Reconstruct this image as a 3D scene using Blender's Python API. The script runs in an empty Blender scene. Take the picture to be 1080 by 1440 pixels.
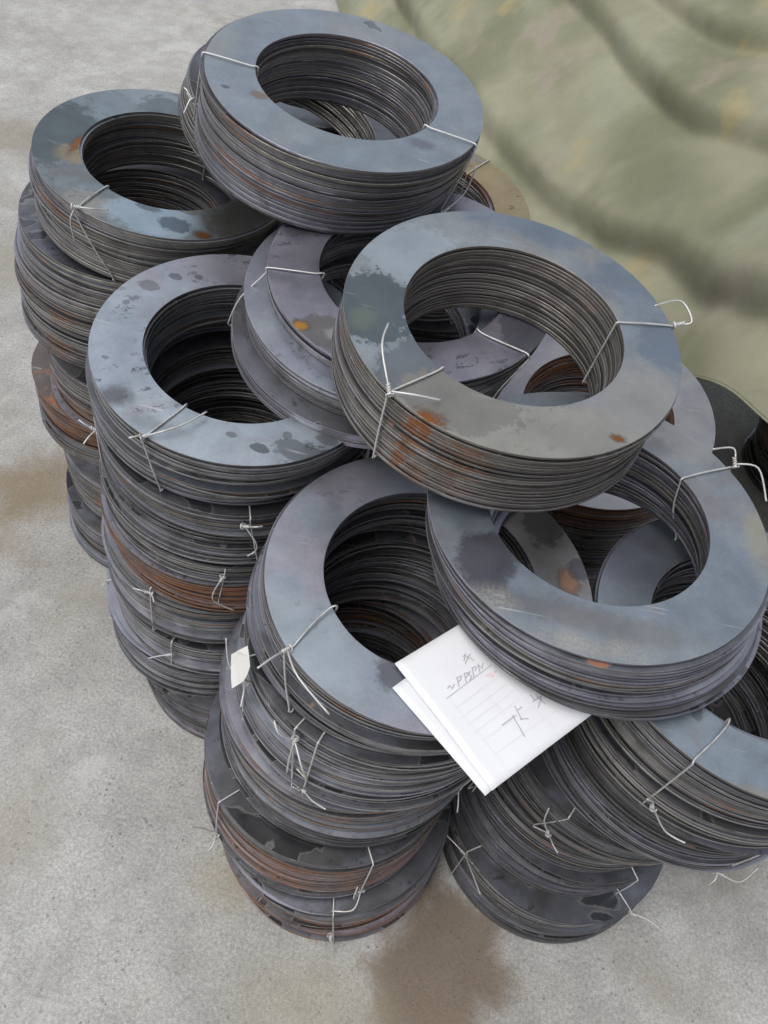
import bpy, math, random
from mathutils import Vector, Matrix, noise as mnoise
rnd = random.Random(7)
S = bpy.context.scene
COL = S.collection
RAD = math.radians
# ------------------------------------------------------------------ camera
cam_d = bpy.data.cameras.new('camera'); cam = bpy.data.objects.new('camera', cam_d); COL.objects.link(cam)
cam_d.sensor_fit = 'AUTO'; cam_d.sensor_width = 36.0; cam_d.lens = 27.0
cam_d.clip_start = 0.02; cam_d.clip_end = 200
A = ((0.97718, 0.21243, 0.0), (0.16273, -0.74856, 0.64279), (0.13655, -0.62812, -0.76604))
rot = Matrix(((A[0][0], -A[0][1], -A[0][2]), (A[1][0], -A[1][1], -A[1][2]), (A[2][0], -A[2][1], -A[2][2])))
cam.matrix_world = Matrix.Translation((0, 0, 1.12)) @ rot.to_4x4()
S.camera = cam
# ------------------------------------------------------------------ sky, sun, exposure
SUN_EL, SUN_AZ = RAD(66), RAD(-128)          # azimuth measured from +Y towards +X
w = bpy.data.worlds.new('World'); S.world = w; w.use_nodes = True
nt = w.node_tree; nt.nodes.clear()
sky = nt.nodes.new('ShaderNodeTexSky'); sky.sky_type = 'NISHITA'; sky.sun_disc = False
sky.sun_elevation = SUN_EL; sky.sun_rotation = SUN_AZ
sky.air_density = 1.0; sky.dust_density = 4.0; sky.ozone_density = 1.0
hs = nt.nodes.new('ShaderNodeHueSaturation'); hs.inputs['Saturation'].default_value = 0.28
bg = nt.nodes.new('ShaderNodeBackground'); bg.inputs['Strength'].default_value = 0.15
wo = nt.nodes.new('ShaderNodeOutputWorld')
nt.links.new(sky.outputs[0], hs.inputs['Color']); nt.links.new(hs.outputs[0], bg.inputs[0]); nt.links.new(bg.outputs[0], wo.inputs[0])
sd = bpy.data.lights.new('sun', 'SUN'); sd.energy = 0.75; sd.angle = RAD(40); sd.color = (1.0, 0.97, 0.93)
sun = bpy.data.objects.new('sun', sd); COL.objects.link(sun)
sdir = Vector((math.sin(SUN_AZ) * math.cos(SUN_EL), math.cos(SUN_AZ) * math.cos(SUN_EL), math.sin(SUN_EL)))
sun.rotation_euler = sdir.to_track_quat('Z', 'Y').to_euler(); sun.location = sdir * 5
S.view_settings.view_transform = 'Standard'; S.view_settings.look = 'None'
S.view_settings.exposure = 0.40; S.view_settings.gamma = 1.0; S.view_settings.use_curve_mapping = False

# ------------------------------------------------------------------ helpers
def new_obj(name, mesh, mat=None, parent=None):
    o = bpy.data.objects.new(name, mesh); COL.objects.link(o)
    if mat is not None and mesh is not None and not mesh.materials: mesh.materials.append(mat)
    if parent is not None: o.parent = parent
    return o
def tag(o, label, cat, group=None):
    o['label'] = label; o['category'] = cat
    if group: o['group'] = group
    return o
def mesh_of(name, vs, fs, smooth=True):
    m = bpy.data.meshes.new(name); m.from_pydata([tuple(v) for v in vs], [], fs); m.update()
    if smooth:
        m.polygons.foreach_set('use_smooth', [True] * len(m.polygons))
    return m

class NT:
    """small wrapper to write node graphs"""
    def __init__(s, name):
        s.m = bpy.data.materials.new(name); s.m.use_nodes = True
        s.t = s.m.node_tree; s.t.nodes.clear()
        s.out = s.n('ShaderNodeOutputMaterial'); s.b = s.n('ShaderNodeBsdfPrincipled')
        s.l(s.b.outputs[0], s.out.inputs[0])
    def n(s, ty, **k):
        x = s.t.nodes.new(ty)
        for a, b in k.items(): setattr(x, a, b)
        return x
    def l(s, a, b): s.t.links.new(a, b)
    def put(s, sock, v):
        if isinstance(v, bpy.types.NodeSocket): s.l(v, sock)
        elif isinstance(v, (tuple, list)) and len(v) == 3 and sock.type == 'RGBA': sock.default_value = (*v, 1)
        else: sock.default_value = v
    def math(s, op, a, b=0.0, c=None, clamp=False):
        x = s.n('ShaderNodeMath', operation=op); x.use_clamp = clamp
        s.put(x.inputs[0], a); s.put(x.inputs[1], b)
        if c is not None: s.put(x.inputs[2], c)
        return x.outputs[0]
    def vec(s, op, a, b):
        x = s.n('ShaderNodeVectorMath', operation=op); s.put(x.inputs[0], a)
        if op == 'SCALE': s.put(x.inputs['Scale'], b)
        else: s.put(x.inputs[1], b)
        return x.outputs[0]
    def noise(s, v, scale, detail=4, rough=.55, dist=0.0):
        x = s.n('ShaderNodeTexNoise'); s.put(x.inputs['Vector'], v)
        x.inputs['Scale'].default_value = scale; x.inputs['Detail'].default_value = detail
        x.inputs['Roughness'].default_value = rough; x.inputs['Distortion'].default_value = dist
        return x.outputs[0]
    def voro(s, v, scale):
        x = s.n('ShaderNodeTexVoronoi'); s.put(x.inputs['Vector'], v); x.inputs['Scale'].default_value = scale
        return x.outputs[0]
    def step(s, v, lo, hi, a=0.0, b=1.0):
        x = s.n('ShaderNodeMapRange'); x.interpolation_type = 'SMOOTHSTEP'
        s.put(x.inputs[0], v); x.inputs[1].default_value = lo; x.inputs[2].default_value = hi
        x.inputs[3].default_value = a; x.inputs[4].default_value = b
        return x.outputs[0]
    def mix(s, f, a, b, mode='MIX'):
        x = s.n('ShaderNodeMix', data_type='RGBA', blend_type=mode)
        s.put(x.inputs[0], f); s.put(x.inputs[6], a); s.put(x.inputs[7], b)
        return x.outputs[2]
    def bump(s, h, strength, dist):
        x = s.n('ShaderNodeBump'); x.inputs['Strength'].default_value = strength; x.inputs['Distance'].default_value = dist
        s.put(x.inputs['Height'], h); s.l(x.outputs[0], s.b.inputs['Normal'])
    def fin(s, col, rough, metal=0.0):
        s.put(s.b.inputs['Base Color'], col); s.put(s.b.inputs['Roughness'], rough); s.put(s.b.inputs['Metallic'], metal)
        return s.m

def obj_coords(g):
    tc = g.n('ShaderNodeTexCoord'); oi = g.n('ShaderNodeObjectInfo')
    off = g.vec('SCALE', (13.1, 7.7, 3.3), g.math('MULTIPLY', oi.outputs['Random'], 9.0))
    return g.vec('ADD', tc.outputs['Object'], off), oi.outputs['Random']

def face_mat(name, c1, c2, c3, wet=.5, rust=.0, spots=.4, grit=.0, rough=.38, patches=()):
    """rolled steel with mill scale: broad tone drift, tide-marked damp patches, drip spots, rust, grit, scratches"""
    g = NT(name); P, R = obj_coords(g)
    col = g.mix(g.step(g.noise(P, 7, 3), .42, .60), c1, c2)
    col = g.mix(g.step(g.noise(g.vec('ADD', P, (3, 5, 1)), 11, 4, .6, .6), .50, .66), col, c3)
    cloud = g.noise(P, 26, 6, .68)
    col = g.mix(.6, col, g.mix(cloud, (.42, .42, .43), (1.45, 1.45, 1.43)), 'MULTIPLY')
    col = g.mix(.30, col, g.mix(g.noise(P, 330, 4, .75), (.45, .45, .46), (1.42, 1.42, 1.40)), 'MULTIPLY')
    if patches:            # marks and some painted shade with a place of their own on this one plate (plate coordinates, metres)
        tc = g.n('ShaderNodeTexCoord'); O = tc.outputs['Object']
        wob = g.math('ADD', g.math('MULTIPLY', g.noise(g.vec('ADD', O, (2, 3, 1)), 34, 6, .7, .5), .7), g.math('MULTIPLY', g.noise(O, 140, 4, .7), .5)); wob2 = g.noise(g.vec('ADD', O, (6, 1, 1)), 9, 2)
        for (px, py, rx, ry, c, amt, soft) in patches:
            d = g.vec('MULTIPLY', g.vec('SUBTRACT', O, (px, py, 0)), (1 / rx, 1 / ry, 0))
            ln = g.n('ShaderNodeVectorMath', operation='LENGTH'); g.l(d, ln.inputs[0])
            q = g.math('ADD', ln.outputs['Value'], g.math('ADD', g.math('MULTIPLY', g.math('SUBTRACT', wob, .6), 1.5), g.math('MULTIPLY', g.math('SUBTRACT', wob2, .5), .9)))
            mk = g.math('MULTIPLY', g.step(q, 1.0, 1.0 - soft), amt)
            if c == (.42, .40, .345):                    # dry sandy grit: pale grains, bare steel between
                mk = g.math('MULTIPLY', mk, g.step(g.noise(O, 520, 3, .7), .40, .60, .25, 1.0))
            if c[0] > 2.2 * c[2] and c[0] > .2:          # rust and ochre sit in the pores: grainy, browner outside
                mk = g.math('MULTIPLY', g.step(q, 1.15, .3), g.step(g.math('ADD', g.noise(O, 300, 4, .75), g.math('MULTIPLY', g.math('SUBTRACT', 1.0, q), .35)), .42, .58))
                c = g.mix(g.step(q, .9, .3), (.11, .06, .035), c)
            col = g.mix(mk, col, g.mix(.45, c, g.mix(cloud, (.5, .5, .5), (1.5, 1.5, 1.5)), 'MULTIPLY'))
    st = g.noise(g.vec('ADD', P, (9, 2, 4)), 8.5, 3, .5, 1.1)
    st = g.math('ADD', st, g.math('MULTIPLY', g.math('SUBTRACT', g.noise(P, 90, 5, .7), .5), .05))
    wm = g.step(st, .72 - .22 * wet, .735 - .22 * wet)
    tide = g.math('SUBTRACT', g.step(st, .705 - .22 * wet, .724 - .22 * wet), wm)
    col = g.mix(g.math('MULTIPLY', wm, .45), col, (.055, .060, .066))
    col = g.mix(g.math('MULTIPLY', tide, .35), col, (.42, .41, .39))
    sp = g.voro(g.vec('ADD', P, g.vec('SCALE', (1, .6, 0), g.math('MULTIPLY', g.noise(P, 70, 4, .7), .06))), 95)
    area = g.step(g.noise(P, 16, 2), .56 - .1 * spots, .66 - .1 * spots)
    sm = g.math('MULTIPLY', g.math('MULTIPLY', g.step(sp, .36, .20), area), g.step(g.noise(P, 260, 3, .7), .30, .55, .45, 1.0))
    col = g.mix(g.math('MULTIPLY', sm, .68 * min(1, spots * 1.6)), col, (.045, .047, .05))
    # pale dry grit
    gr = g.math('MULTIPLY', g.step(g.noise(P, 420, 2, .6), .47, .66), g.step(g.noise(P, 9, 4, .6), .58 - .17 * grit, .74 - .17 * grit))
    gr = g.math('MULTIPLY', gr, 1.0 if grit > 0 else 0.0)
    col = g.mix(g.math('MULTIPLY', gr, .70 * grit), col, (.50, .47, .41))
    # fine straight scratches, differently turned on every plate
    mp = g.n('ShaderNodeMapping'); g.l(P, mp.inputs['Vector']); mp.inputs['Scale'].default_value = (9, 420, 9); mp.inputs['Rotation'].default_value = (0, 0, .7)
    sc = g.math('MULTIPLY', g.step(g.noise(mp.outputs[0], 1, 1), .70, .76), g.step(g.noise(P, 21, 2), .56, .64))
    col = g.mix(g.math('MULTIPLY', sc, .55), col, (.62, .63, .64))
    rn = g.noise(g.vec('ADD', P, (1, 8, 6)), 13, 5, .62, .5)
    rm = g.step(rn, .72 - .24 * rust, .80 - .22 * rust, 0.0, 1.0 if rust > 0 else 0.0)
    rc = g.mix(g.noise(P, 60, 4), (.10, .035, .016), (.36, .13, .04))
    col = g.mix(1.0, col, (1.10, 1.10, 1.10), 'MULTIPLY')
    col = g.mix(g.math('MULTIPLY', rm, .85), col, rc)
    ro = g.math('ADD', g.math('MULTIPLY', cloud, .30), rough - .20)
    ro = g.math('SUBTRACT', ro, g.math('MULTIPLY', wm, .12))
    ro = g.math('ADD', ro, g.math('MULTIPLY', g.math('ADD', rm, gr), .30), clamp=True)
    me = g.math('MULTIPLY', g.math('SUBTRACT', 1.0, g.math('MAXIMUM', rm, gr)), .84)
    g.bump(g.math('ADD', g.noise(P, 380, 3, .65), g.math('MULTIPLY', cloud, 1.5)), .07, .0006)
    return g.fin(col, ro, me)

def edge_mat(name, dark, light, rust=0.0, spots=(), rustcol=((.080, .034, .020), (.42, .165, .06)), rough=.42):
    """sheared rim of a plate: tone jumps from plate to plate, streaks run round the rim, rust crosses several plates"""
    g = NT(name); P, R = obj_coords(g)
    geo = g.n('ShaderNodeNewGeometry')
    st = g.vec('MULTIPLY', P, (1, 1, 14))
    n1 = g.noise(st, 55, 5, .65)
    tone = g.math('ADD', g.math('ADD', .12, g.math('MULTIPLY', R, .62)), g.math('MULTIPLY', g.math('SUBTRACT', n1, .5), .9), clamp=True)
    col = g.mix(tone, dark, light)
    br = g.step(g.noise(g.vec('MULTIPLY', P, (1, 1, 30)), 21, 3, .6), .62, .70)  # short bright dashes: highlights painted into the rim colour
    br = g.math('MULTIPLY', br, g.step(g.math('FRACT', g.math('MULTIPLY', R, 7.31)), .4, .7))
    col = g.mix(g.math('MULTIPLY', br, .8), col, (.74, .735, .73))
    gw = geo.outputs['Position']
    dirt = g.step(g.noise(gw, 34, 5, .65), .44, .66)
    col = g.mix(g.math('MULTIPLY', dirt, .30), col, (.06, .055, .05))
    rn = g.math('ADD', g.noise(gw, 13, 4, .6), g.math('MULTIPLY', g.math('SUBTRACT', n1, .5), .22))
    rm = g.step(rn, .73 - .38 * rust, .83 - .34 * rust)
    rc = g.mix(g.noise(gw, 75, 4, .6), rustcol[0], rustcol[1])
    col = g.mix(g.math('MULTIPLY', rm, .86), col, rc)
    for (p, rx, amt) in spots:                       # one rust run crossing the stacked rims
        ln = g.n('ShaderNodeVectorMath', operation='LENGTH'); g.l(g.vec('MULTIPLY', g.vec('SUBTRACT', gw, p), (1 / rx, 1 / rx, 1 / (rx * 2.2))), ln.inputs[0])
        q = g.math('ADD', ln.outputs['Value'], g.math('MULTIPLY', g.math('SUBTRACT', g.noise(gw, 110, 5, .75), .5), 2.4))
        q = g.math('ADD', q, g.math('MULTIPLY', g.math('SUBTRACT', R, .5), .9))
        col = g.mix(g.math('MULTIPLY', g.step(q, 1.0, .45), amt), col, g.mix(g.noise(gw, 260, 4, .75), (.12, .04, .015), (.40, .15, .04)))
    ro = g.math('ADD', g.math('MULTIPLY', g.math('MAXIMUM', rm, dirt), .28), rough, clamp=True)
    col = g.mix(1.0, col, (.74, .74, .74), 'MULTIPLY')
    me = g.math('MULTIPLY', g.math('SUBTRACT', 1.0, rm), .70)
    g.bump(n1, .25, .0004)
    return g.fin(col, ro, me)

FACE = {
 'blue':   face_mat('steel_face_blue', (.30, .35, .40), (.24, .29, .335), (.34, .355, .37), wet=.12, rust=.02, spots=.3, rough=.40),
 'sky':    face_mat('steel_face_pale_blue', (.36, .41, .46), (.31, .34, .40), (.33, .32, .37), wet=.10, rust=.0, spots=.62, rough=.40),
 'teal':   face_mat('steel_face_damp_teal', (.17, .205, .215), (.27, .32, .36), (.15, .16, .15), wet=.75, rust=.36, spots=.6, rough=.36),
 'tan':    face_mat('steel_face_dry_tan', (.33, .325, .295), (.27, .31, .355), (.36, .345, .305), wet=.50, rust=.18, spots=.3, rough=.44),
 'gritty': face_mat('steel_face_gritty', (.27, .31, .365), (.32, .345, .38), (.21, .215, .25), wet=.12, rust=.05, spots=.1, grit=.85, rough=.42),
 'lilac':  face_mat('steel_face_lilac', (.31, .335, .395), (.33, .32, .375), (.34, .37, .40), wet=.08, rust=.0, spots=.4, rough=.40),
 'wetlilac': face_mat('steel_face_wet_lilac', (.29, .285, .345), (.25, .25, .31), (.21, .22, .27), wet=.30, rust=.10, spots=.9, rough=.36),
 'ochre':  face_mat('steel_face_ochre', (.29, .26, .21), (.32, .265, .165), (.27, .255, .245), wet=.08, rust=.22, spots=.6, rough=.55),
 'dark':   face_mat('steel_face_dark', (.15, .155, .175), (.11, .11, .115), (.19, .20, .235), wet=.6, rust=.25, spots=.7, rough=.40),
 'rusty':  face_mat('steel_face_rusty', (.16, .14, .13), (.12, .10, .09), (.2, .2, .21), wet=.5, rust=.95, spots=.6, rough=.5),
 'pale':   face_mat('steel_face_pale', (.27, .28, .30), (.25, .25, .28), (.28, .28, .285), wet=.0, rust=.0, spots=.1, rough=.46),
}
TEALD, SLATE, PALEB, TANG, RUSTO, VIOD, BROWN, DKW = (.10, .125, .135), (.19, .235, .29), (.36, .41, .45), (.33, .32, .285), (.25, .095, .03), (.115, .115, .14), (.23, .17, .13), (.06, .065, .07)
FACE['T1'] = face_mat('steel_face_highest_bundle', (.30, .345, .39), (.26, .31, .35), (.33, .345, .365), wet=.0, rust=.0, spots=.15, rough=.40, patches=[
    (-.142, .0, .03, .06, (.34, .345, .335), .7, .9), (-.078, -.072, .011, .008, BROWN, .8, .5), (-.112, -.075, .006, .004, DKW, .6, .4), (.09, -.07, .02, .012, VIOD, .5, .6), (.03, .125, .10, .03, (.34, .34, .36), .6, .9)])
FACE['T4'] = face_mat('steel_face_middle_bundle', (.30, .325, .345), (.26, .30, .345), (.33, .335, .33), wet=.0, rust=.0, spots=.15, rough=.42, patches=[
    (.03, -.125, .16, .060, TANG, .95, .35), (.115, -.06, .06, .06, (.34, .335, .32), .8, .6), (.02, .14, .10, .03, SLATE, .85, .6), (.10, .095, .06, .05, SLATE, .85, .7), (-.105, .05, .05, .05, PALEB, .8, .3),
    (-.125, -.028, .042, .050, TEALD, .92, .10), (-.066, -.088, .045, .036, (.165, .185, .205), .9, .15), (-.035, -.112, .048, .035, (.245, .238, .215), .9, .10), (.135, .018, .03, .035, SLATE, .8, .3),
    (-.060, -.137, .022, .014, RUSTO, .9, .4), (.093, -.108, .008, .006, RUSTO, .75, .6), (-.128, -.045, .018, .02, (.17, .20, .16), .6, .6)])
FACE['T5'] = face_mat('steel_face_sandy_bundle', (.27, .315, .365), (.31, .34, .375), (.30, .30, .32), wet=.0, rust=.0, spots=.05, rough=.42, patches=[
    (-.094, -.078, .030, .034, VIOD, .92, .35), (-.04, -.112, .075, .020, (.17, .17, .18), .75, .8), (.077, .107, .07, .045, (.36, .355, .34), .85, .6), (.06, .095, .03, .02, (.17, .175, .18), .6, .9), (.144, .005, .02, .05, (.40, .37, .29), .7, .7), (.02, -.118, .10, .02, (.23, .225, .215), .6, .8),
    (-.010, -.140, .10, .018, (.42, .40, .345), .9, .9), (-.085, -.118, .03, .02, (.42, .40, .345), .8, .9)])
FACE['C1'] = face_mat('steel_face_second_column', (.37, .42, .465), (.33, .37, .425), (.36, .35, .40), wet=.0, rust=.0, spots=.62, rough=.42, patches=[
    (-.064, .105, .08, .05, (.34, .335, .385), .8, .8), (-.094, -.102, .022, .018, (.13, .135, .15), .85, .8), (-.05, -.125, .05, .014, (.20, .215, .235), .6, .9), (.085, -.112, .028, .014, (.15, .165, .18), .8, .15), (.05, -.119, .010, .006, DKW, .7, .2), (-.118, .054, .014, .009, (.17, .175, .19), .75, .15), (-.098, .078, .008, .006, DKW, .6, .2), (-.075, .088, .005, .004, DKW, .55, .3), (-.13, .02, .004, .005, DKW, .5, .3), (.02, -.112, .006, .004, DKW, .55, .3), (.07, -.095, .005, .005, DKW, .5, .3), (.108, -.088, .012, .007, (.16, .17, .185), .7, .2), (-.12, -.06, .004, .003, DKW, .5, .3), (-.02, .135, .006, .004, DKW, .55, .3)])
FACE['F1'] = face_mat('steel_face_front_column', (.34, .375, .435), (.36, .355, .405), (.36, .39, .425), wet=.0, rust=.0, spots=.25, rough=.41, patches=[
    (-.09, -.10, .09, .07, (.36, .42, .46), .8, .9), (-.10, .085, .06, .05, (.36, .34, .385), .8, .8), (-.012, -.105, .030, .020, (.13, .135, .155), .85, .4), (.113, .074, .10, .09, (.29, .27, .25), .8, .5), (.10, .10, .025, .05, (.11, .10, .10), .7, .25), (.127, .03, .015, .02, (.40, .24, .16), .7, .6), (.137, .045, .012, .015, VIOD, .7, .2)])
FACE['L1'] = face_mat('steel_face_far_left_column', (.20, .24, .255), (.25, .30, .33), (.19, .20, .20), wet=.15, rust=.04, spots=.35, rough=.36, patches=[
    (-.125, -.02, .045, .085, TEALD, .85, .25), (-.05, .115, .05, .03, (.33, .38, .41), .7, .4), (-.03, .10, .04, .03, TEALD, .6, .2), (-.095, -.050, .024, .024, (.33, .27, .17), .8, .6), (-.098, -.03, .008, .03, RUSTO, .6, .7), (-.045, -.128, .035, .03, (.34, .33, .30), .7, .4),
    (.028, -.118, .065, .040, (.33, .41, .47), .9, .3), (.05, -.115, .022, .014, (.10, .13, .16), .85, .3), (.012, -.100, .018, .008, (.12, .15, .18), .8, .4), (.080, -.118, .018, .010, RUSTO, .9, .4), (.118, -.08, .05, .05, (.13, .125, .11), .85, .35)])  # last patch paints the occlusion shade at the plate's right front
FACE['R1'] = face_mat('steel_face_right_column', (.33, .39, .44), (.30, .36, .41), (.34, .36, .40), wet=.0, rust=.0, spots=.1, rough=.42, patches=[
    (.02, -.118, .05, .018, (.16, .18, .20), .7, .8), (-.02, -.147, .08, .010, (.40, .35, .29), .6, .9), (-.065, -.085, .006, .012, DKW, .5, .4), (-.12, .06, .08, .08, (.25, .27, .34), .8, .8)])
FACE['T8'] = face_mat('steel_face_slipped_bundle', (.31, .305, .36), (.28, .275, .335), (.24, .245, .30), wet=.0, rust=.0, spots=.6, rough=.38, patches=[
    (-.066, -.112, .036, .026, (.16, .155, .15), .9, .25), (-.060, -.110, .012, .012, (.36, .36, .36), .7, .6), (-.094, -.110, .010, .008, (.42, .22, .05), .9, .4), (-.13, .02, .02, .02, (.2, .2, .23), .7, .6), (.125, -.045, .03, .04, (.14, .15, .185), .8, .2)])
EDGE = {
 'grey':  edge_mat('steel_rim_grey', (.15, .148, .153), (.46, .455, .46), .05),
 'violet': edge_mat('steel_rim_violet_grey', (.14, .136, .165), (.43, .42, .47), .02),
 'dusty': edge_mat('steel_rim_dusty', (.16, .153, .14), (.46, .44, .405), .16),
 'brown': edge_mat('steel_rim_brown', (.12, .103, .087), (.38, .345, .30), .62),
 'rust':  edge_mat('steel_rim_rusty', (.11, .068, .05), (.32, .21, .145), .92),
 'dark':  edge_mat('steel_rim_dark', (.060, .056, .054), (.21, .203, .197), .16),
}
RUNS = [((.006, .437, .704), .010, .95), ((.004, .440, .680), .008, .9), ((.000, .441, .665), .007, .8), ((.016, .434, .712), .010, .9), ((.05, .423, .69), .02, .45)]
EDGE['runs'] = edge_mat('steel_rim_brown_with_runs', (.12, .105, .09), (.38, .35, .31), .30, RUNS)
WORN = {k: edge_mat('worn_arris_' + k, d, l, r, rough=.36) for k, (d, l, r) in {
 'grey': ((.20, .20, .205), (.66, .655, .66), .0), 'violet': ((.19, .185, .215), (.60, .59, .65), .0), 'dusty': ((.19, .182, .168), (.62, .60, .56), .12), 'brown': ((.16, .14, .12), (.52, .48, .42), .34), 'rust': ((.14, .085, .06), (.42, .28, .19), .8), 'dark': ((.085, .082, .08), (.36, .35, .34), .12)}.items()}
WORN['runs'] = edge_mat('worn_arris_runs', (.16, .14, .12), (.54, .50, .45), .2, RUNS, rough=.36)
def wire_mat():
    g = NT('galvanised_wire'); P, R = obj_coords(g)
    col = g.mix(g.noise(P, 90, 3), (.40, .40, .395), (.60, .60, .595))
    col = g.mix(g.math('MULTIPLY', g.step(g.noise(P, 40, 3), .56, .68), .6), col, (.27, .21, .15))
    return g.fin(col, .45, .45)
WIRE = wire_mat()

# ------------------------------------------------------------------ ground
def ground_mat():
    g = NT('worn_concrete'); geo = g.n('ShaderNodeNewGeometry'); P = geo.outputs['Position']
    big = g.noise(P, 2.2, 6, .6); mid = g.noise(P, 14, 6, .7); fine = g.noise(P, 230, 6, .8); gran = g.noise(P, 620, 2, .6); spk = g.noise(P, 95, 3, .65)
    col = g.mix(g.step(big, .35, .68), (.325, .322, .308), (.41, .409, .402))
    col = g.mix(.85, col, g.mix(g.step(mid, .28, .72), (.80, .80, .795), (1.13, 1.128, 1.12)), 'MULTIPLY')
    col = g.mix(.85, col, g.mix(g.step(fine, .28, .72), (.56, .56, .56), (1.30, 1.30, 1.29)), 'MULTIPLY')
    col = g.mix(.45, col, g.mix(g.step(gran, .3, .7), (.66, .66, .66), (1.25, 1.25, 1.25)), 'MULTIPLY')
    col = g.mix(g.math('MULTIPLY', g.step(spk, .58, .70), .42), col, (.17, .168, .16))
    dirt = g.noise(g.vec('ADD', P, (5, 3, 0)), 4.5, 7, .68, .5)
    col = g.mix(g.math('MULTIPLY', g.step(dirt, .50, .72), .55), col, g.mix(.7, (.27, .25, .20), g.mix(fine, (.6, .6, .6), (1.4, 1.4, 1.4)), 'MULTIPLY'))
    lime = g.step(g.noise(g.vec('ADD', P, (1, 8, 0)), 7, 7, .7, .4), .54, .72)
    col = g.mix(g.math('MULTIPLY', lime, .45), col, g.mix(fine, (.40, .40, .39), (.60, .60, .59)))
    pit = g.math('MULTIPLY', g.step(g.voro(P, 95), .20, .10), g.step(g.noise(P, 22, 3), .48, .60))
    col = g.mix(g.math('MULTIPLY', pit, .6), col, (.13, .125, .115))
    pit2 = g.math('MULTIPLY', g.step(g.voro(g.vec('ADD', P, (4, 4, 0)), 34), .16, .07), g.step(g.noise(P, 7, 3), .5, .62))
    col = g.mix(g.math('MULTIPLY', pit2, .5), col, (.16, .15, .14))
    # brown run-off and damp stains where water has drained off the steel
    def stain(cx, cy, rx, ry, c, amt, soft=.55):
        nonlocal col
        d = g.vec('SUBTRACT', P, (cx, cy, 0)); d = g.vec('MULTIPLY', d, (1 / rx, 1 / ry, 0))
        ln = g.n('ShaderNodeVectorMath', operation='LENGTH'); g.l(d, ln.inputs[0])
        v = g.math('ADD', ln.outputs['Value'], g.math('MULTIPLY', g.math('SUBTRACT', g.noise(P, 9, 6, .68, .6), .5), 1.5))
        m = g.math('MULTIPLY', g.step(v, 1.0, 1.0 - soft), amt)
        col = g.mix(m, col, g.mix(.8, c, g.mix(fine, (.55, .55, .55), (1.45, 1.45, 1.45)), 'MULTIPLY'))
    stain(.20, .215, .11, .13, (.125, .09, .06), .88, .50)
    stain(.215, .10, .13, .14, (.17, .135, .10), .70, .8)
    stain(.13, .33, .09, .09, (.12, .085, .055), .8)
    stain(-.64, .82, .16, .12, (.18, .135, .08), .8, .8)
    stain(-.70, .70, .20, .09, (.19, .15, .09), .7, .8)
    stain(-.60, 3.10, .42, .24, (.20, .175, .12), .8, .6)
    stain(-.95, 2.0, .65, .17, (.215, .20, .16), .75, .6)
    stain(-.98, 1.45, .30, .13, (.22, .205, .165), .6, .8)
    stain(-.1, 3.3, .4, .3, (.22, .20, .15), .6, .8)
    stain(-.10, .26, .07, .055, (.24, .215, .13), .5, .9)
    stain(.03, .14, .14, .08, (.27, .25, .17), .45, .9)
    stain(.55, .42, .10, .07, (.20, .19, .17), .5, .7)
    stain(.30, .62, .5, .45, (.20, .18, .15), .5, .7)
    hb = g.math('ADD', g.math('MULTIPLY', fine, .6), g.math('ADD', mid, g.math('MULTIPLY', gran, .35)))
    hb = g.math('SUBTRACT', hb, g.math('MULTIPLY', pit, .5))
    g.bump(hb, .55, .004)
    return g.fin(col, .88)
def build_ground():
    nx = 60; vs = []; fs = []
    def q(i): # dense near the steel, stretching to the far yard
        u = (i / nx) * 2 - 1; return math.copysign(abs(u) ** 3.2, u) * 40
    for j in range(nx + 1):
        for i in range(nx + 1):
            x, y = q(i), q(j) + .6
            far = max(0, math.hypot(x, y - .6) - 1.0)
            z = min(1, far) * .012 * mnoise.noise((x * .7, y * .7, 0))
            vs.append((x, y, z))
    for j in range(nx):
        for i in range(nx):
            a = j * (nx + 1) + i; fs.append((a, a + 1, a + nx + 2, a + nx + 1))
    o = new_obj('ground', mesh_of('ground', vs, fs), ground_mat())
    o['kind'] = 'structure'
build_ground()

# ------------------------------------------------------------------ ring plates
R_OUT, R_IN = .150, .0985
def ring_mesh(name, seed, thick):
    r = random.Random(seed); N = 112; b = .00022; vs = []; fs = []
    a1, p1, p2 = r.choice((.00004, .00006, .0001, .00022)), r.uniform(0, 6.28), r.uniform(0, 6.28)
    ro, ri = R_OUT * r.uniform(.996, 1.003), R_IN * r.uniform(.994, 1.005)
    prof = [(ri + b, thick), (ro - b, thick), (ro, thick - b), (ro, b), (ro - b, 0), (ri + b, 0), (ri, b), (ri, thick - b)]
    K = len(prof)
    for i in range(N):
        t = 2 * math.pi * i / N; c, s = math.cos(t), math.sin(t)
        wz = a1 * math.cos(2 * t + p1) + a1 * .6 * math.cos(t + p2)
        jo = .00025 * mnoise.noise((c * 3 + seed * 5, s * 3, .3))
        for rr, z in prof:
            q = rr + jo + (.0001 * math.cos(3 * t + p2))
            vs.append((q * c, q * s, z + wz))
    for i in range(N):
        j = (i + 1) % N
        for k in range(K):
            l = (k + 1) % K
            fs.append((i * K + k, i * K + l, j * K + l, j * K + k))
    m = mesh_of(name, vs, fs)
    for _ in range(3): m.materials.append(None)
    for e in m.edges:
        if e.vertices[0] % K == e.vertices[1] % K: e.use_edge_sharp = True
    edge = {1, 2, 3, 5, 6, 7}
    for p in m.polygons:
        k = p.index % K
        if k in edge: p.material_index = 2 if k in (1, 7) else 1
        if k in (0, 4): p.use_smooth = False
    return m
PLATE = .0027
RINGS = [ring_mesh('ring_plate', s, PLATE) for s in range(10)]

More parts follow.
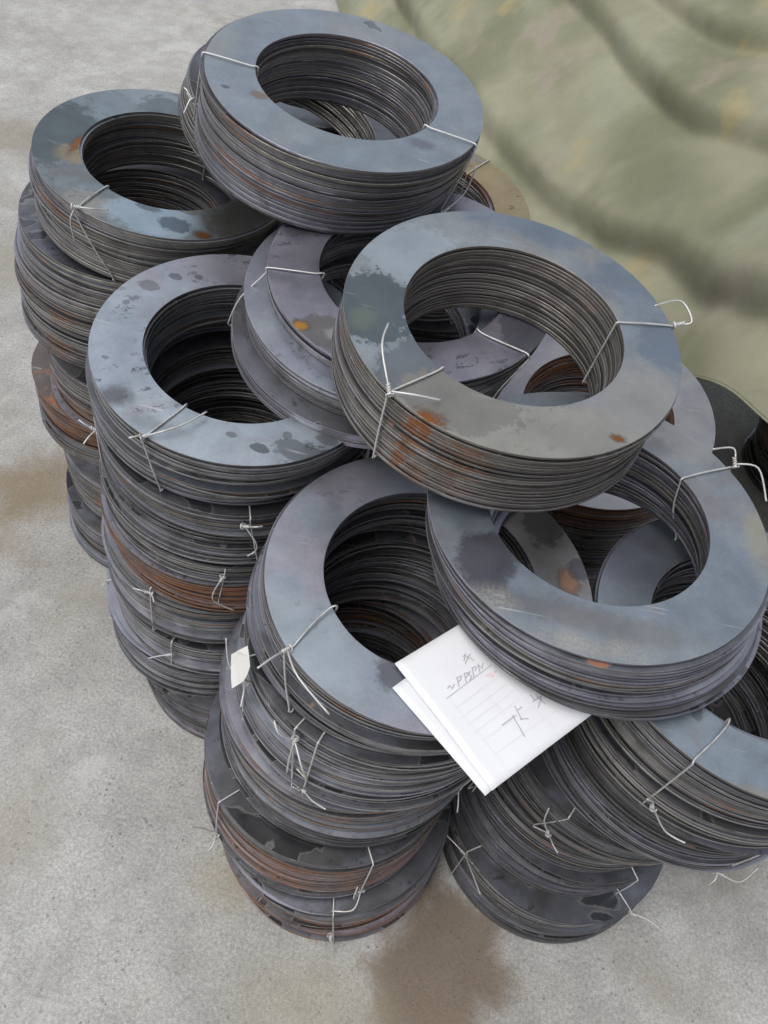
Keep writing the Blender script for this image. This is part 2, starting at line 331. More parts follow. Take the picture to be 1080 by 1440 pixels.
def tube(points, radius, sides=6, smooth_pts=True, sub=5):
    P = [Vector(p) for p in points]
    if smooth_pts and len(P) > 2:
        Q = []
        for i in range(len(P) - 1):
            p0 = P[max(i - 1, 0)]; p1 = P[i]; p2 = P[i + 1]; p3 = P[min(i + 2, len(P) - 1)]
            for k in range(sub):
                t = k / sub
                Q.append(.5 * ((2 * p1) + (p2 - p0) * t + (2 * p0 - 5 * p1 + 4 * p2 - p3) * t * t + (3 * p1 - p0 - 3 * p2 + p3) * t ** 3))
        Q.append(P[-1]); P = Q
    vs, fs = [], []; up = None
    for i, p in enumerate(P):
        d = (P[min(i + 1, len(P) - 1)] - P[max(i - 1, 0)])
        if d.length < 1e-9: d = Vector((0, 0, 1))
        d.normalize()
        if up is None: up = d.orthogonal().normalized()
        else:
            up = up - d * up.dot(d); up = up.normalized() if up.length > 1e-6 else d.orthogonal().normalized()
        s = d.cross(up)
        for k in range(sides):
            t = 2 * math.pi * k / sides
            vs.append(p + (up * math.cos(t) + s * math.sin(t)) * radius)
    n = len(P)
    for i in range(n - 1):
        for k in range(sides):
            l = (k + 1) % sides
            fs.append((i * sides + k, i * sides + l, (i + 1) * sides + l, (i + 1) * sides + k))
    fs.append(tuple(range(sides))[::-1]); fs.append(tuple(range((n - 1) * sides, n * sides)))
    return vs, fs
def join(parts):
    V, Fc = [], []
    for vs, fs in parts:
        o = len(V); V += vs; Fc += [tuple(i + o for i in f) for f in fs]
    return V, Fc

WR = .00092
def bundle(top, tilt, h, shift, face, edges, label, ties=(), slide=None, jit=.0021, plates=None, cat='ring bundle', group='tied bundles of flat steel rings'):
    """top: centre of the top plate; edges: [(depth fraction, rim kind)]; slide(f) -> extra offset of the plate at depth fraction f"""
    n = Vector((math.tan(RAD(tilt[0])), math.tan(RAD(tilt[1])), 1)).normalized()
    x = (Vector((1, 0, 0)) - n * n.x).normalized(); y = n.cross(x)
    rotm = Matrix((x, y, n)).transposed()
    base = Vector(top) - n * h + x * shift[0] + y * shift[1]
    root = bpy.data.objects.new('steel_ring_bundle', None); COL.objects.link(root)
    root.empty_display_size = .03
    root.location = base; root.rotation_euler = rotm.to_euler()
    tag(root, label, cat, group)
    def loc(r, az, z):
        f = min(1, max(0, -z / h)); ex = slide(f) if slide else (0, 0)
        a = RAD(az)
        return Vector((-shift[0] * (1 - f) + ex[0] + r * math.cos(a), -shift[1] * (1 - f) + ex[1] + r * math.sin(a), h + z))
    cnt = plates or max(8, round(h / .00335)); pitch = h / cnt
    gx = gy = 0.0
    for k in range(cnt):
        f = k / max(1, cnt - 1)
        if k % rnd.choice((4, 5, 6, 7)) == 0: gx, gy = rnd.gauss(0, jit * 1.3), rnd.gauss(0, jit * 1.3)
        ex = slide(f) if slide else (0, 0)
        o = bpy.data.objects.new('ring', RINGS[rnd.randrange(len(RINGS))]); COL.objects.link(o); o.parent = root
        jz = rnd.uniform(-.5, .5) * max(0, pitch - PLATE) * .7
        o.location = (-shift[0] * (1 - f) + ex[0] + (gx + rnd.gauss(0, jit * .6)) * (k > 0), -shift[1] * (1 - f) + ex[1] + (gy + rnd.gauss(0, jit * .6)) * (k > 0), h - PLATE - k * pitch * (h - PLATE) / (h - pitch) + jz)
        tl = .0009 if rnd.random() < .85 else .0035
        o.rotation_euler = (rnd.gauss(0, tl), rnd.gauss(0, tl), rnd.uniform(0, 6.28))
        if k == 0: fk = face; o.rotation_euler = (0, 0, 0)
        else: fk = rnd.choice(('dark', 'lilac', 'dark', 'wetlilac'))
        ek = next(e for lim, e in edges if f <= lim + 1e-6)
        if ek not in ('rust', 'runs') and rnd.random() < .34: ek = rnd.choice(('grey', 'dusty', 'dark', 'brown', 'dark', ek))
        for i, mt in ((0, FACE[fk]), (1, EDGE[ek]), (2, WORN[ek])):
            o.material_slots[i].link = 'OBJECT'; o.material_slots[i].material = mt
    for t in ties: make_tie(root, loc, h, t)
    return root

def make_tie(root, loc, h, t):
    """t: azimuths inner/outer (ai, ao), knot (r, az, z), tails [(list of (r, az, z))]"""
    ai, ao = t['ai'], t['ao']; ab = t.get('ab', ao); g = WR + .0004; lift = t.get('lift', 0)
    ro = R_OUT + .0030; ri = R_IN - .003
    pts = [loc(ri, ai, -h - g), loc(ri, ai, -h + .004), loc(ri, ai, -h * .5), loc(ri, ai, -.004), loc(ri + .001, ai, g + lift), loc(ri + .008, ai, g + lift * .8),
           loc((ri + ro) / 2, (ai + ao) / 2, g + lift * .4 + .0006), loc(ro - .006, ao, g), loc(ro - .0005, ao, g - .001), loc(ro, ao, -.006),
           loc(ro + .0006, (ao + ab) / 2, -h * .5), loc(ro, ab, -h + .005), loc(ro - .001, ab, -h - g), loc(ro - .008, ab, -h - g), loc(ri + .006, ai, -h - g), loc(ri, ai, -h - g)]
    vs, fs = tube(pts, WR, 6, True, 4)
    wt = new_obj('wire_tie', mesh_of('wire_tie', vs, fs), WIRE, root)
    if 'knot' in t:
        kn = loc(*t['knot']); parts = []
        first = loc(*t['tails'][0][0]) if t['tails'] else kn + Vector((0, 0, .01))
        d = (first - kn); d = d.normalized() if d.length > 0 else Vector((0, 0, 1))
        u = d.orthogonal().normalized(); v = d.cross(u); L = .009
        for ph in (0, math.pi):
            hp = [kn + d * (L * (q / 14) - .003) + (u * math.cos(ph + q * .95) + v * math.sin(ph + q * .95)) * WR * 1.25 for q in range(15)]
            parts.append(tube(hp, WR, 6, True, 2))
        lp = [kn - d * .003 + (u * math.cos(q * .7) + v * math.sin(q * .7)) * .0030 for q in range(9)]
        parts.append(tube(lp, WR, 6, True, 3))
        for tl in t['tails']:
            pp = [kn + (loc(*tl[0]) - kn) * .04] + [loc(*p) for p in tl]
            if len(pp) == 2:
                mid = (pp[0] + pp[1]) / 2 + Vector((rnd.gauss(0, .0012), rnd.gauss(0, .0012), .0015)); pp.insert(1, mid)
            parts.append(tube(pp, WR, 6, True, 6))
        V, Fc = join(parts)
        new_obj('twisted_end', mesh_of('twisted_end', V, Fc), WIRE, wt)

def T(ai, ao, ab=None, knot=None, tails=(), lift=0):
    d = dict(ai=ai, ao=ao, lift=lift, tails=list(tails))
    if ab is not None: d['ab'] = ab
    if knot: d['knot'] = knot
    return d
G, V_, D, BR, RU, DK = 'grey', 'violet', 'dusty', 'brown', 'rust', 'dark'
RO = R_OUT + .004
# ---- far left column, top to bottom
bundle((-.344, .868, .645), (7, -3), .082, (-.010, .012), 'L1', [(1, D)], 'damp teal-grey ring bundle topping the far left column, orange rust on its top plate',
       [T(-113, -110, -92, (.152, -110, .003), [[(.146, -104, .006), (.1336, -98.8, .004)], [(.160, -110, -.012), (.158, -108.7, -.0414)]]), T(75, 78)])
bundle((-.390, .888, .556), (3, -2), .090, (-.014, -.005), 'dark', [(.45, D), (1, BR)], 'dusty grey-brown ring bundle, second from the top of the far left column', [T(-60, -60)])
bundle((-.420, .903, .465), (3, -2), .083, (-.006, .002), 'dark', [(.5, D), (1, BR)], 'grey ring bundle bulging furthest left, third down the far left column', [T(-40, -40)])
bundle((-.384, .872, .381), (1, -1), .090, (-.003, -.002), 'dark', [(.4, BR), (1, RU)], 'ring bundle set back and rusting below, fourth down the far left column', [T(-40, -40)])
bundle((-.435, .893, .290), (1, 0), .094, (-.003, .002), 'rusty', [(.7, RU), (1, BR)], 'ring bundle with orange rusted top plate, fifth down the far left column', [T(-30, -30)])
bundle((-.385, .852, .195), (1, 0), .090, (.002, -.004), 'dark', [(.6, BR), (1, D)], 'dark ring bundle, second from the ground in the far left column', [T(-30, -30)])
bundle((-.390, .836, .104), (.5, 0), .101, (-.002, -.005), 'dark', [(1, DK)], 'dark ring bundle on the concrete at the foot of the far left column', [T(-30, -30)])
# ---- second column
bundle((-.176, .607, .602), (4.5, -4), .079, (-.006, .008), 'C1', [(.12, G), (.8, G), (1, V_)], 'pale blue ring bundle with dark drip spots topping the second column from the left',
       [T(-108, -110, -103, (.152, -110, .003), [[(.125, -101, .008), (.0987, -94.4, .007)], [(.158, -111, .007), (.1635, -112.5, .006)]])])
bundle((-.181, .610, .517), (3, -2), .092, (.003, -.003), 'dark', [(.6, DK), (1, G)], 'dark grey ring bundle directly under the pale blue top bundle of the second column',
       [T(-155, -155, -155, (RO, -155, -.02), [[(.170, -158, -.012)], [(.168, -150, -.024)]]),
        T(-70, -70, -66, (RO, -72, -.010), [[(.162, -69, -.001), (.162, -66, -.001)], [(.163, -68, -.028), (.158, -68, -.048), (.161, -71, -.052)]])])
bundle((-.186, .607, .424), (2, -1), .080, (-.003, .001), 'dark', [(.35, D), (1, RU)], 'ring bundle banded with orange rust, third down the second column from the left',
       [T(-78, -78, -80, (RO, -79, -.012), [[(.160, -82, -.049), (.162, -73, -.070)]])])
bundle((-.199, .607, .343), (1, 0), .094, (-.003, -.001), 'lilac', [(.35, G), (1, G)], 'light grey ring bundle below the rust-banded one in the second column',
       [T(-108, -108, -108, (RO, -107.8, -.006), [[(.162, -114.3, -.002)], [(.163, -103.5, -.004)]])])
bundle((-.195, .600, .248), (.5, 0), .056, (-.003, -.001), 'dark', [(1, G)], 'thin grey ring bundle, third from the ground in the second column',
       [T(-101, -101, -101, (RO, -101.3, -.0279), [[(.166, -110.5, -.043)], [(.162, -98.9, -.010)]])])
bundle((-.211, .603, .191), (.5, 0), .086, (-.003, -.001), 'lilac', [(.4, V_), (1, G)], 'blue-grey ring bundle, second from the ground in the second column',
       [T(-160, -160, -160, (RO, -160, -.012), [[(.182, -163, .004)]])])
bundle((-.174, .586, .104), (0, 0), .102, (.003, -.004), 'dark', [(1, DK)], 'dark ring bundle on the concrete at the foot of the second column', [T(-30, -30)])
# ---- front column
bundle((.055, .411, .557), (1, 0), .084, (-.016, .010), 'F1', [(.12, V_), (1, G)], 'blue-lilac ring bundle topping the front column, white paper lying on its rim',
       [T(-143.6, -135.4, -123, (.152, -135.4, .003), [[(.168, -134.2, .010), (.1828, -133.6, .010)], [(.160, -126, .006), (.163, -112.5, -.004)]], lift=.004)])
bundle((.036, .414, .470), (-1, 1), .119, (-.008, 0), 'dark', [(.55, G), (.75, V_), (1, G)], 'thick grey ring bundle, second from the top of the front column',
       [T(-150, -150, -147, (RO, -147, -.032), [[(.166, -153, -.024), (.168, -158, .004)], [(.166, -140, -.040)]]),
        T(-118, -118, -114, (RO, -117, -.018), [[(.162, -115.5, -.072)], [(.164, -121, -.004), (.160, -125, .000)], [(.168, -110, -.026), (.163, -108, -.055), (.158, -113, -.060)]]),
        T(-109, -109, -109, (RO, -109.4, -.108), [[(.168, -98.8, -.090)], [(.162, -112, -.094)]])])
bundle((.015, .408, .349), (1, 1), .108, (-.004, -.002), 'lilac', [(.6, BR), (1, DK)], 'ring bundle with bluish top plate jutting left, middle of the front column',
       [T(-25, -25, -25, (RO, -27, -.075), [[(.160, -24, -.04), (.158, -22, -.015)], [(.168, -33, -.085)]])])
bundle((-.002, .382, .239), (2, 2), .108, (0, -.004), 'dark', [(.12, DK), (.75, RU), (1, DK)], 'rust-brown ring bundle jutting left, second from the ground in the front column',
       [T(-62, -62, -62, (RO, -61.9, -.085), [[(.164, -67, -.070), (.158, -66, -.050)], [(.168, -66, -.100), (.164, -74, -.106)]]),
        T(-135, -135, -135, (RO, -134.7, -.088), [[(.180, -139, -.060)], [(.17, -131, -.092)]])])
bundle((.016, .364, .126), (-1, 0), .124, (.004, -.004), 'dark', [(.25, DK), (1, RU)], 'wet rusty ring bundle on the concrete at the foot of the front column',
       [T(-80, -80, -78, (RO, -80, -.09), [[(.166, -78, -.121)]])])
# ---- right front column
bundle((.358, .418, .552), (1.5, 1), .124, (.016, .010), 'R1', [(.1, V_), (.5, G), (1, D)], 'blue-grey ring bundle at the right picture edge, topping the right front column',
       [T(-114, -119, -121, (RO, -118, -.108), [[(.161, -121.5, -.088)], [(.172, -112.6, -.098), (.176, -107, -.090)]], lift=.003)])
bundle((.372, .430, .424), (0, -2), .098, (-.008, 0), 'dark', [(.4, DK), (1, V_)], 'violet-grey ring bundle overhanging the concrete, second down the right front column',
       [T(-70, -70, -70, (RO, -70, -.096), [[(.168, -66, -.085), (.162, -63, -.060)], [(.164, -74, -.102)]])])
bundle((.334, .446, .325), (0, -2), .073, (-.005, .002), 'dark', [(1, DK)], 'dark ring bundle, third down the right front column',
       [T(-119, -119, -124, (RO, -118.4, -.062), [[(.160, -124, -.030), (.158, -126.6, -.004)], [(.166, -125.1, -.048)], [(.168, -112, -.058)]])])
bundle((.316, .454, .251), (1, -2), .085, (-.003, .002), 'dark', [(1, DK)], 'dark ring bundle, third from the ground in the right front column', [T(-150, -150, -150, (RO, -149, -.02), [[(.163, -146, -.05)]])])
bundle((.322, .449, .165), (1, -1), .067, (-.001, -.001), 'dark', [(1, DK)], 'thin dark ring bundle, second from the ground in the right front column', [T(-60, -60)])
bundle((.320, .418, .098), (0, 0), .096, (-.002, -.006), 'dark', [(1, DK)], 'dark wet ring bundle on the concrete at the foot of the right front column',
       [T(-141, -143, -143, (RO, -143.4, -.006), [[(.176, -156, .004)], [(.158, -137, .012)], [(.172, -126, .004)]]),
        T(-52, -52, -52, (RO, -50, -.01), [[(.185, -46, .002)]])])
# ---- bundles heaped on top of the columns
bundle((-.133, .859, .776), (5, -5.6), .086, (-.004, .004), 'T1', [(1, V_)], 'blue-grey ring bundle lying highest at the back, tied by two bright wires',
       [T(-165.3, -169.2, -172, (RO + .006, -173, -.060), [[(.170, -176, -.055)], [(.164, -168, -.072)]]),
        T(-22, -16.6, -22, (RO + .006, -25, -.072), [[(.166, -19, -.052), (.162, -17, -.020)], [(.170, -31, -.078)]])],
       slide=lambda f: (-.010 * max(0, f - .15), .006 * max(0, f - .15)), jit=.0007)
bundle((-.205, .998, .672), (18, -4), .050, (0, 0), 'dark', [(1, D)], 'thin dusty ring bundle wedged beneath the highest bundle, its left rim showing', [T(-60, -60)], jit=.002)
bundle((.076, .571, .730), (2.6, -5), .072, (-.002, -.004), 'T4', [(1, 'runs')], 'tan and blue ring bundle with brown rims, highest in the middle of the heap',
       [T(-124.4, -127.2, -126, (.152, -127.2, .003), [[(.138, -140, .016), (.1211, -150.5, .014)], [(.142, -120, .008), (.129, -113.6, .004)]]),
        T(18, 17.3, 10, (.155, 17.3, .003), [[(.166, 17, .008), (.160, 24, .014), (.1302, 22, .014)]])], jit=.0008)
bundle((.181, .461, .636), (-1.4, -.5), .074, (.016, -.004), 'T5', [(.55, V_), (1, V_)], 'blue ring bundle with sandy grit on its top plate, lying over the paper',
       [T(35.7, 33.8, 30, (.156, 33.8, .004), [[(.160, 38, .012), (.1395, 41, .012)], [(.166, 28, .012), (.156, 15.6, .008)]])],
       slide=lambda f: (.009, -.002) if f > .86 else ((.003, -.003) if f > .6 else (0, 0)))
bundle((-.022, .704, .669), (.5, -7), .066, (-.030, -.038), 'T8', [(.3, V_), (.65, G), (1, V_)], 'wet lilac-grey ring bundle with slipped plates, under the two highest bundles',
       [T(-160.1, -163.7, -170), T(-40.1, -32.8, -34)],
       slide=lambda f: (.030 * f, .038 * f) if f < .28 else ((-.020 + .030 * f, -.021 + .038 * f) if f < .72 else (-.030 + .030 * f, -.038 + .038 * f)), jit=.0008)
bundle((.243, .784, .478), (-5.4, -10), .082, (0, 0), 'pale', [(.5, RU), (1, BR)], 'pale-topped rusty-sided ring bundle tilted behind the heap, beside the tarp edge', [T(-30, -30)])
bundle((-.034, 1.022, .582), (3.5, -7), .085, (0, 0), 'ochre', [(.1, RU), (1, D)], 'ochre-stained ring bundle at the back against the green tarp', [T(60, 60), T(-60, -60)])
# ---- bundles low in the heap, standing under those
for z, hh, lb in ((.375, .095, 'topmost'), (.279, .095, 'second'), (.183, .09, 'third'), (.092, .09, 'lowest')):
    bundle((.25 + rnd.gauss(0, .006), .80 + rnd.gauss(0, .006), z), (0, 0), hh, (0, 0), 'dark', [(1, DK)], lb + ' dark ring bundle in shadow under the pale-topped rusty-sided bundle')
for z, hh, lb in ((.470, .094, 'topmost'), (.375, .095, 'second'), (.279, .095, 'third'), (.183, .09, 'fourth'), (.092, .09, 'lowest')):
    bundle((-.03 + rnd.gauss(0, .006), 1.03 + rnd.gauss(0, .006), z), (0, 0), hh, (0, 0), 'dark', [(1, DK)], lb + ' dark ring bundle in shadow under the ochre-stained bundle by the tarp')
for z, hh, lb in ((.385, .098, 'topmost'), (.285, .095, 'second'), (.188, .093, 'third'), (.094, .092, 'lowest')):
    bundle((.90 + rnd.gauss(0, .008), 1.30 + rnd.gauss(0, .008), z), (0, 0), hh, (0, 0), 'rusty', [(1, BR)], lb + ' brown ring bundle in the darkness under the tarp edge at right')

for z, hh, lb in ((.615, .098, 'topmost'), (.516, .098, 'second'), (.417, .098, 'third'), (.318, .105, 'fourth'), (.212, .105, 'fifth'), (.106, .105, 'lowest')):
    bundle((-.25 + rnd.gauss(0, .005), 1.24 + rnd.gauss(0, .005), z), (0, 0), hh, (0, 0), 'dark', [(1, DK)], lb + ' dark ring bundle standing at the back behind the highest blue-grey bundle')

# ------------------------------------------------------------------ tarp over the pile behind
def tarp_mat():
    g = NT('faded_canvas'); geo = g.n('ShaderNodeNewGeometry'); P = geo.outputs['Position']
    n1 = g.noise(P, 3.2, 3, .5, .4); n2 = g.noise(g.vec('ADD', P, (4, 1, 2)), 5, 3, .55); n3 = g.noise(P, 30, 6, .7)
    col = g.mix(g.step(n1, .36, .64), (.145, .150, .092), (.225, .224, .155))
    col = g.mix(g.math('MULTIPLY', g.step(n2, .56, .70), .55), col, (.31, .255, .12))
    col = g.mix(g.math('MULTIPLY', g.step(g.noise(g.vec('ADD', P, (7, 7, 7)), 4, 4), .56, .70), .5), col, (.27, .225, .195))
    col = g.mix(g.math('MULTIPLY', g.step(g.noise(g.vec('ADD', P, (2, 9, 5)), 3, 5), .54, .70), .6), col, (.25, .265, .195))
    col = g.mix(.12, col, g.mix(g.step(n3, .3, .7), (.62, .62, .62), (1.32, 1.32, 1.32)), 'MULTIPLY')
    col = g.mix(.16, col, g.mix(g.noise(P, 320, 3, .7), (.5, .5, .5), (1.5, 1.5, 1.5)), 'MULTIPLY')
    sp = g.math('MULTIPLY', g.step(g.voro(P, 30), .12, .06), g.step(g.noise(P, 6, 2), .55, .65))
    col = g.mix(g.math('MULTIPLY', sp, .4), col, (.12, .10, .08))
    wv = g.noise(P, 420, 3, .7)
    rid = g.math('ABSOLUTE', g.math('SUBTRACT', g.noise(g.vec('MULTIPLY', P, (1, 1, 1.8)), 9, 4, .6, .5), .5))
    crs = g.step(rid, .10, .0)                        # shallow crumples in the cloth
    g.bump(g.math('ADD', g.math('MULTIPLY', wv, .15), g.math('ADD', g.math('MULTIPLY', n3, .12), g.math('MULTIPLY', crs, -.35))), .3, .0016)
    return g.fin(col, .86)
def build_tarp():
    E = [(-.75, 3.9, .02), (-.46, 3.0, .03), (-.16, 2.15, .04), (.11, 1.46, .08), (.30, 1.12, .28), (.395, .905, .475), (.475, .815, .49), (.60, .70, .48), (.80, .52, .36), (1.1, .3, .2)]
    E = [Vector(e) for e in E]
    def edge(u):
        s = u * (len(E) - 1); i = min(int(s), len(E) - 2); t = s - i
        p0, p1, p2, p3 = E[max(i - 1, 0)], E[i], E[i + 1], E[min(i + 2, len(E) - 1)]
        return .5 * ((2 * p1) + (p2 - p0) * t + (2 * p0 - 5 * p1 + 4 * p2 - p3) * t * t + (3 * p1 - p0 - 3 * p2 + p3) * t ** 3)
    def lin(u, K):
        if u <= K[0][0]: return K[0][1]
        for (a, b), (c, d) in zip(K[:-1], K[1:]):
            if u <= c: return b + (d - b) * (u - a) / (c - a)
        return K[-1][1]
    C1 = [(0, .20), (.246, .293), (.302, .324), (.337, .347), (.377, .317), (.472, .208), (.543, .139), (.7, .10), (1, .08)]
    C2 = [(0, .70), (.266, .71), (.332, .664), (.367, .633), (.407, .564), (.55, .40), (1, .35)]
    C3 = [(0, .86), (.27, .873), (.307, .873), (.337, .896), (.45, .85), (1, .75)]
    NU, NV = 560, 300; vs = []; fs = []
    L = 2.2
    for j in range(NV + 1):
        v = (j / NV) ** 1.15 * L                       # distance walked up from the hem
        for i in range(NU + 1):
            u = i / NU; e = edge(u)
            d = Vector((.80, .60, 0)).normalized()
            # profile: long steep side, easing off towards the top of the pile
            slope = RAD(54)
            rise = 1.3 * (1 - math.exp(-v * math.sin(slope) / 1.3)); run = v * math.cos(slope)
            p = e + d * run + Vector((0, 0, rise))
            # hanging folds: the cloth bulges over each crease, then falls back to the next one
            wob = .025 * mnoise.noise((u * 9, 3.1, 1.7)) + .010 * mnoise.noise((u * 30, v * 4, 1.7))
            cr = [(.06 + .10 * (u - .2), .008), (lin(u, C1), .040), (lin(u, C2), .038), (lin(u, C3), .034), (lin(u, C3) + .30, .04), (lin(u, C3) + .62, .04)]
            fold = 0
            for q, (c, am) in enumerate(cr):
                dv = v - c - wob * (q > 0)
                am *= .75 + .5 * min(1, abs(mnoise.noise((u * 6, q * 3.7, 4.2))) * 2.2)
                t = min(1, max(0, dv / .075 + .35)); fold += am * t * t * (3 - 2 * t) * (1 if dv < 0 else math.exp(-dv / .20))
                fold -= am * .35 * math.exp(-((dv + .03) / .03) ** 2)
            w3 = Vector(p)
            f2 = .016 * mnoise.noise(w3 * 2.6) + .007 * mnoise.noise(w3 * 6.5 + Vector((3, 1, 7))) + .0020 * mnoise.noise(w3 * 15)
            f2 += .004 * (1 - abs(mnoise.noise(w3 * 2.3 + Vector((8, 2, 5))))) ** 14
            nrm = Vector((-d.x * .75, -d.y * .75, .65))
            k = min(1, v / .12 + .12)
            p += nrm * (fold * min(1, v / .05 + .1) + f2 * k)
            p.z = max(p.z, .012)
            vs.append(p)
    for j in range(NV):
        for i in range(NU):
            a = j * (NU + 1) + i; fs.append((a, a + 1, a + NU + 2, a + NU + 1))
    o = new_obj('tarp', mesh_of('tarp', vs, fs), tarp_mat())
    md = o.modifiers.new('thickness', 'SOLIDIFY'); md.thickness = .0022; md.offset = 0
    tag(o, 'faded olive green canvas tarp draped in folds over the pile behind', 'tarp')
    # rolled hem along the lower edge
    hem = [Vector(vs[i]) + Vector((0, 0, -.001)) for i in range(0, NU + 1, 2)]
    hv, hf = tube(hem, .0022, 8, False)
    new_obj('hem', mesh_of('hem', hv, hf), o.data.materials[0], o)
build_tarp()

# ------------------------------------------------------------------ paper note
def paper_mat(name, c=(.66, .67, .69)):
    g = NT(name); P, R = obj_coords(g)
    col = g.mix(g.noise(P, 30, 4), tuple(x * .94 for x in c), c)
    g.bump(g.noise(P, 25, 3), .25, .002)
    return g.fin(col, .7)
def ink_mat(name, c):
    g = NT(name); return g.fin(c, .7)
def sheet(name, o, e1, e2, L1, L2, zf, mat, th=.00022):
    N = 16; top = []; vs = []; fs = []
    def pos(s, t): return o + e1 * s + e2 * t + Vector((0, 0, zf(s, t)))
    for lay in (0, 1):
        for j in range(N + 1):
            for i in range(N + 1):
                vs.append(pos(L1 * i / N, L2 * j / N) - Vector((0, 0, th * lay)))
    n1 = N + 1; off = n1 * n1
    for j in range(N):
        for i in range(N):
            a = j * n1 + i; fs.append((a, a + 1, a + n1 + 1, a + n1)); fs.append((a + off, a + off + n1, a + off + n1 + 1, a + off + 1))
    for i in range(N):
        for a, b in ((i, i + 1), (N * n1 + i + 1, N * n1 + i), ((i + 1) * n1, i * n1), (i * n1 + N, (i + 1) * n1 + N)):
            fs.append((b, a, a + off, b + off))
    base = Vector(o)
    ob = new_obj(name, mesh_of(name, [v - base for v in vs], fs, True), mat); ob.location = base
    return ob, pos
def strokes(name, parent, pos, lines, width, mat, lift=.00025):
    vs, fs = [], []; base = Vector(parent.location)
    for ln in lines:
        pts = []
        for a, b in zip(ln[:-1], ln[1:]):
            n = max(2, int(math.hypot(b[0] - a[0], b[1] - a[1]) / .003))
            pts += [(a[0] + (b[0] - a[0]) * k / n, a[1] + (b[1] - a[1]) * k / n) for k in range(n)]
        pts.append(ln[-1]); st = len(vs)
        for i, (s, t) in enumerate(pts):
            q = pts[min(i + 1, len(pts) - 1)]; r = pts[max(i - 1, 0)]
            dx, dy = q[0] - r[0], q[1] - r[1]; m = math.hypot(dx, dy) or 1; nx, ny = -dy / m * width / 2, dx / m * width / 2
            for sg in (1, -1): vs.append(pos(s + nx * sg, t + ny * sg) + Vector((0, 0, lift)) - base)
        for i in range(len(pts) - 1):
            a = st + 2 * i; fs.append((a, a + 2, a + 3, a + 1))
    new_obj(name, mesh_of(name, vs, fs, False), mat, parent)
PA = Vector((.0349, .3131, .5602)); e1 = Vector((.7176, -.6964, 0)); e2 = Vector((.6964, .7176, 0))
pm = paper_mat('white_paper')
note, npos = sheet('paper_note', PA, e1, e2, .1235, .122, lambda s, t: .0008 - .6 * max(0, s - .07) ** 2 + .0012 * math.sin(s * 40 + t * 25) * min(1, s / .08) * max(0, 1 - t / .07), pm)
tag(note, 'white paper slip with pencilled figures caught under the sandy-topped ring bundle', 'paper')
ST = [[(0.0259, 0.0524), (0.0257, 0.0558)], [(0.0248, 0.0566), (0.0295, 0.0507)], [(0.0281, 0.0545), (0.0276, 0.0603)], [(0.0289, 0.0564), (0.0338, 0.0583)], [(0.0286, 0.0567), (0.0321, 0.0499)], [(0.0414, 0.0227), (0.0403, 0.0265), (0.0436, 0.0254), (0.0415, 0.0305)], [(0.0376, 0.036), (0.0456, 0.032)], [(0.0381, 0.036), (0.0388, 0.0403), (0.0416, 0.0363), (0.0412, 0.0348)], [(0.0385, 0.0433), (0.0459, 0.0395)], [(0.0385, 0.0433), (0.0395, 0.0471), (0.0423, 0.0422)], [(0.0394, 0.0495), (0.0414, 0.0455), (0.0438, 0.0474), (0.046, 0.0432)], [(0.0379, 0.0525), (0.0456, 0.0482)], [(0.0382, 0.0522), (0.0388, 0.0568), (0.0416, 0.0525)], [(0.0382, 0.0588), (0.0448, 0.0554)], [(0.0382, 0.0588), (0.0433, 0.0591), (0.0394, 0.0636)], [(0.0895, 0.0402), (0.0894, 0.0554)], [(0.088, 0.0532), (0.1069, 0.0498)], [(0.0829, 0.0602), (0.095, 0.0572)], [(0.0936, 0.0562), (0.0973, 0.0626)], [(0.087, 0.06), (0.0869, 0.0648)], [(0.0884, 0.0749), (0.0888, 0.0858)], [(0.086, 0.0815), (0.0959, 0.0832)], [(0.0897, 0.0844), (0.0951, 0.0753)], [(0.0832, 0.0779), (0.0882, 0.078)]]
TB = [[(0.0583, 0.0154), (0.0559, 0.0694)], [(0.067, 0.0158), (0.0649, 0.0684)], [(0.0745, 0.0161), (0.0728, 0.0684)], [(0.0819, 0.0164), (0.0805, 0.0684)], [(0.0902, 0.0181), (0.0919, 0.0879)], [(0.104, 0.0193), (0.1043, 0.0868)], [(0.0483, 0.0181), (0.1212, 0.0215)], [(0.0467, 0.0467), (0.1201, 0.0499)], [(0.0459, 0.0687), (0.1182, 0.0754)], [(0.0653, 0.0777), (0.1144, 0.0891)]]
TL = [[(0.0478, 0.0163), (0.0448, 0.0678)]]
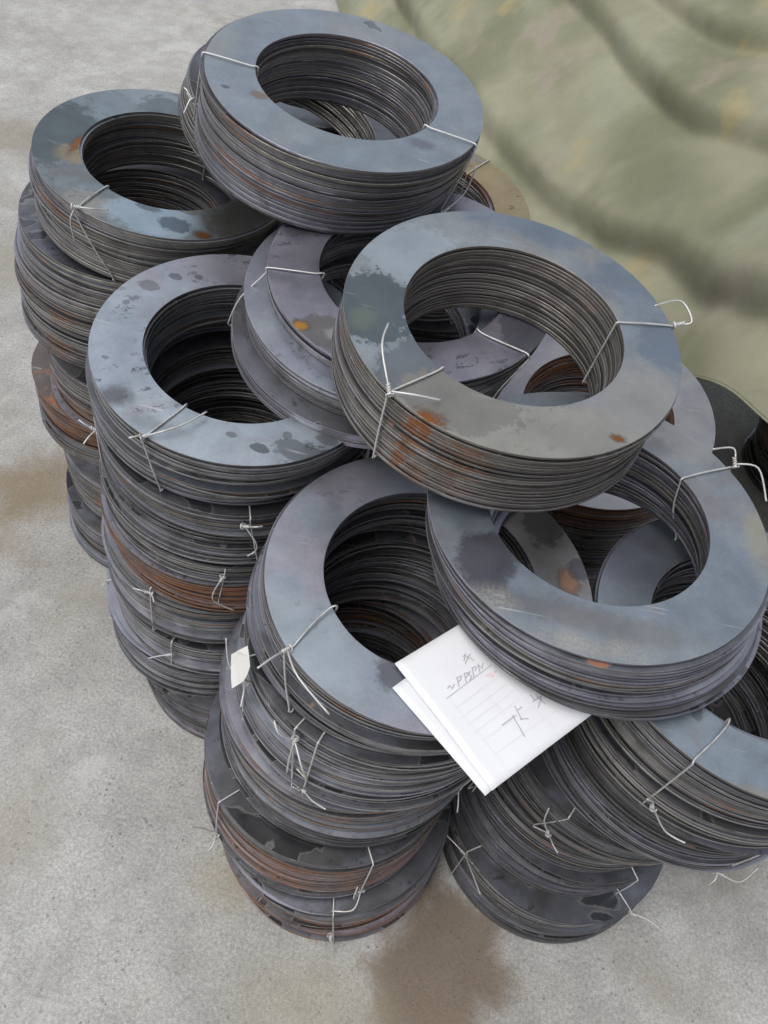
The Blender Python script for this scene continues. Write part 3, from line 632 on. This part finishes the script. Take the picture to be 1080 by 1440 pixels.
RD = [[(0.0501, 0.0574), (0.0502, 0.0597)], [(0.0499, 0.0613), (0.0527, 0.0593)], [(0.0504, 0.0628), (0.0535, 0.062)], [(0.0514, 0.0652), (0.0514, 0.0681)], [(.0535, .061), (.0531, .064)]]
strokes('handwriting', note, npos, ST, .00075, ink_mat('pencil_grey', (.33, .33, .35)), .0004)
strokes('table_line', note, npos, TB, .00042, ink_mat('faint_print', (.60, .60, .625)), .0003)
strokes('heading_line', note, npos, TL, .0006, ink_mat('print_grey', (.36, .36, .39)), .0003)
strokes('red_print', note, npos, RD, .0008, ink_mat('red_ink', (.75, .42, .42)), .0004)
u1 = (Vector((.119, .2225, 0)) - Vector((.0365, .2925, 0))); ul = u1.length; u1.normalize(); u2 = Vector((-u1.y, u1.x, 0))
und, _ = sheet('paper_sheet', Vector((.0365, .2925, .5584)), u1, u2, ul, .11, lambda s, t: .0002 - .55 * max(0, s - .06) ** 2, pm)
tag(und, 'plain white paper sheet lying under the slip with pencilled figures', 'paper')

# torn scrap of paper tucked behind a wire on the front column
def scrap():
    q = Vector((-.1005, .328, .470)); n = Vector((-.55, -.70, .45)).normalized()
    ax = Vector((0, 0, 1)).cross(n).normalized(); ay = n.cross(ax)
    poly = [(-.001, .026), (.006, .019), (.012, .012), (.0135, .001), (.012, -.010), (.008, -.019), (.004, -.029), (-.003, -.021), (-.008, -.013), (-.0145, -.001), (-.008, .012)]
    vs, fs = [], []
    for lay in (0, 1):
        for x, y in poly: vs.append(q + ax * x + ay * y + n * (.0025 * math.sin(y * 90 + x * 60) - .0003 * lay))
    N = len(poly); fs.append(tuple(range(N))); fs.append(tuple(range(N, 2 * N))[::-1])
    for i in range(N): fs.append((i, N + i, N + (i + 1) % N, (i + 1) % N))
    c = sum(vs, Vector()) / len(vs)
    o = new_obj('paper_scrap', mesh_of('paper_scrap', [v - c for v in vs], fs, False), paper_mat('grubby_paper', (.62, .61, .58))); o.location = c
    tag(o, 'small torn white paper scrap stuck behind a wire on the front column', 'paper')
scrap()
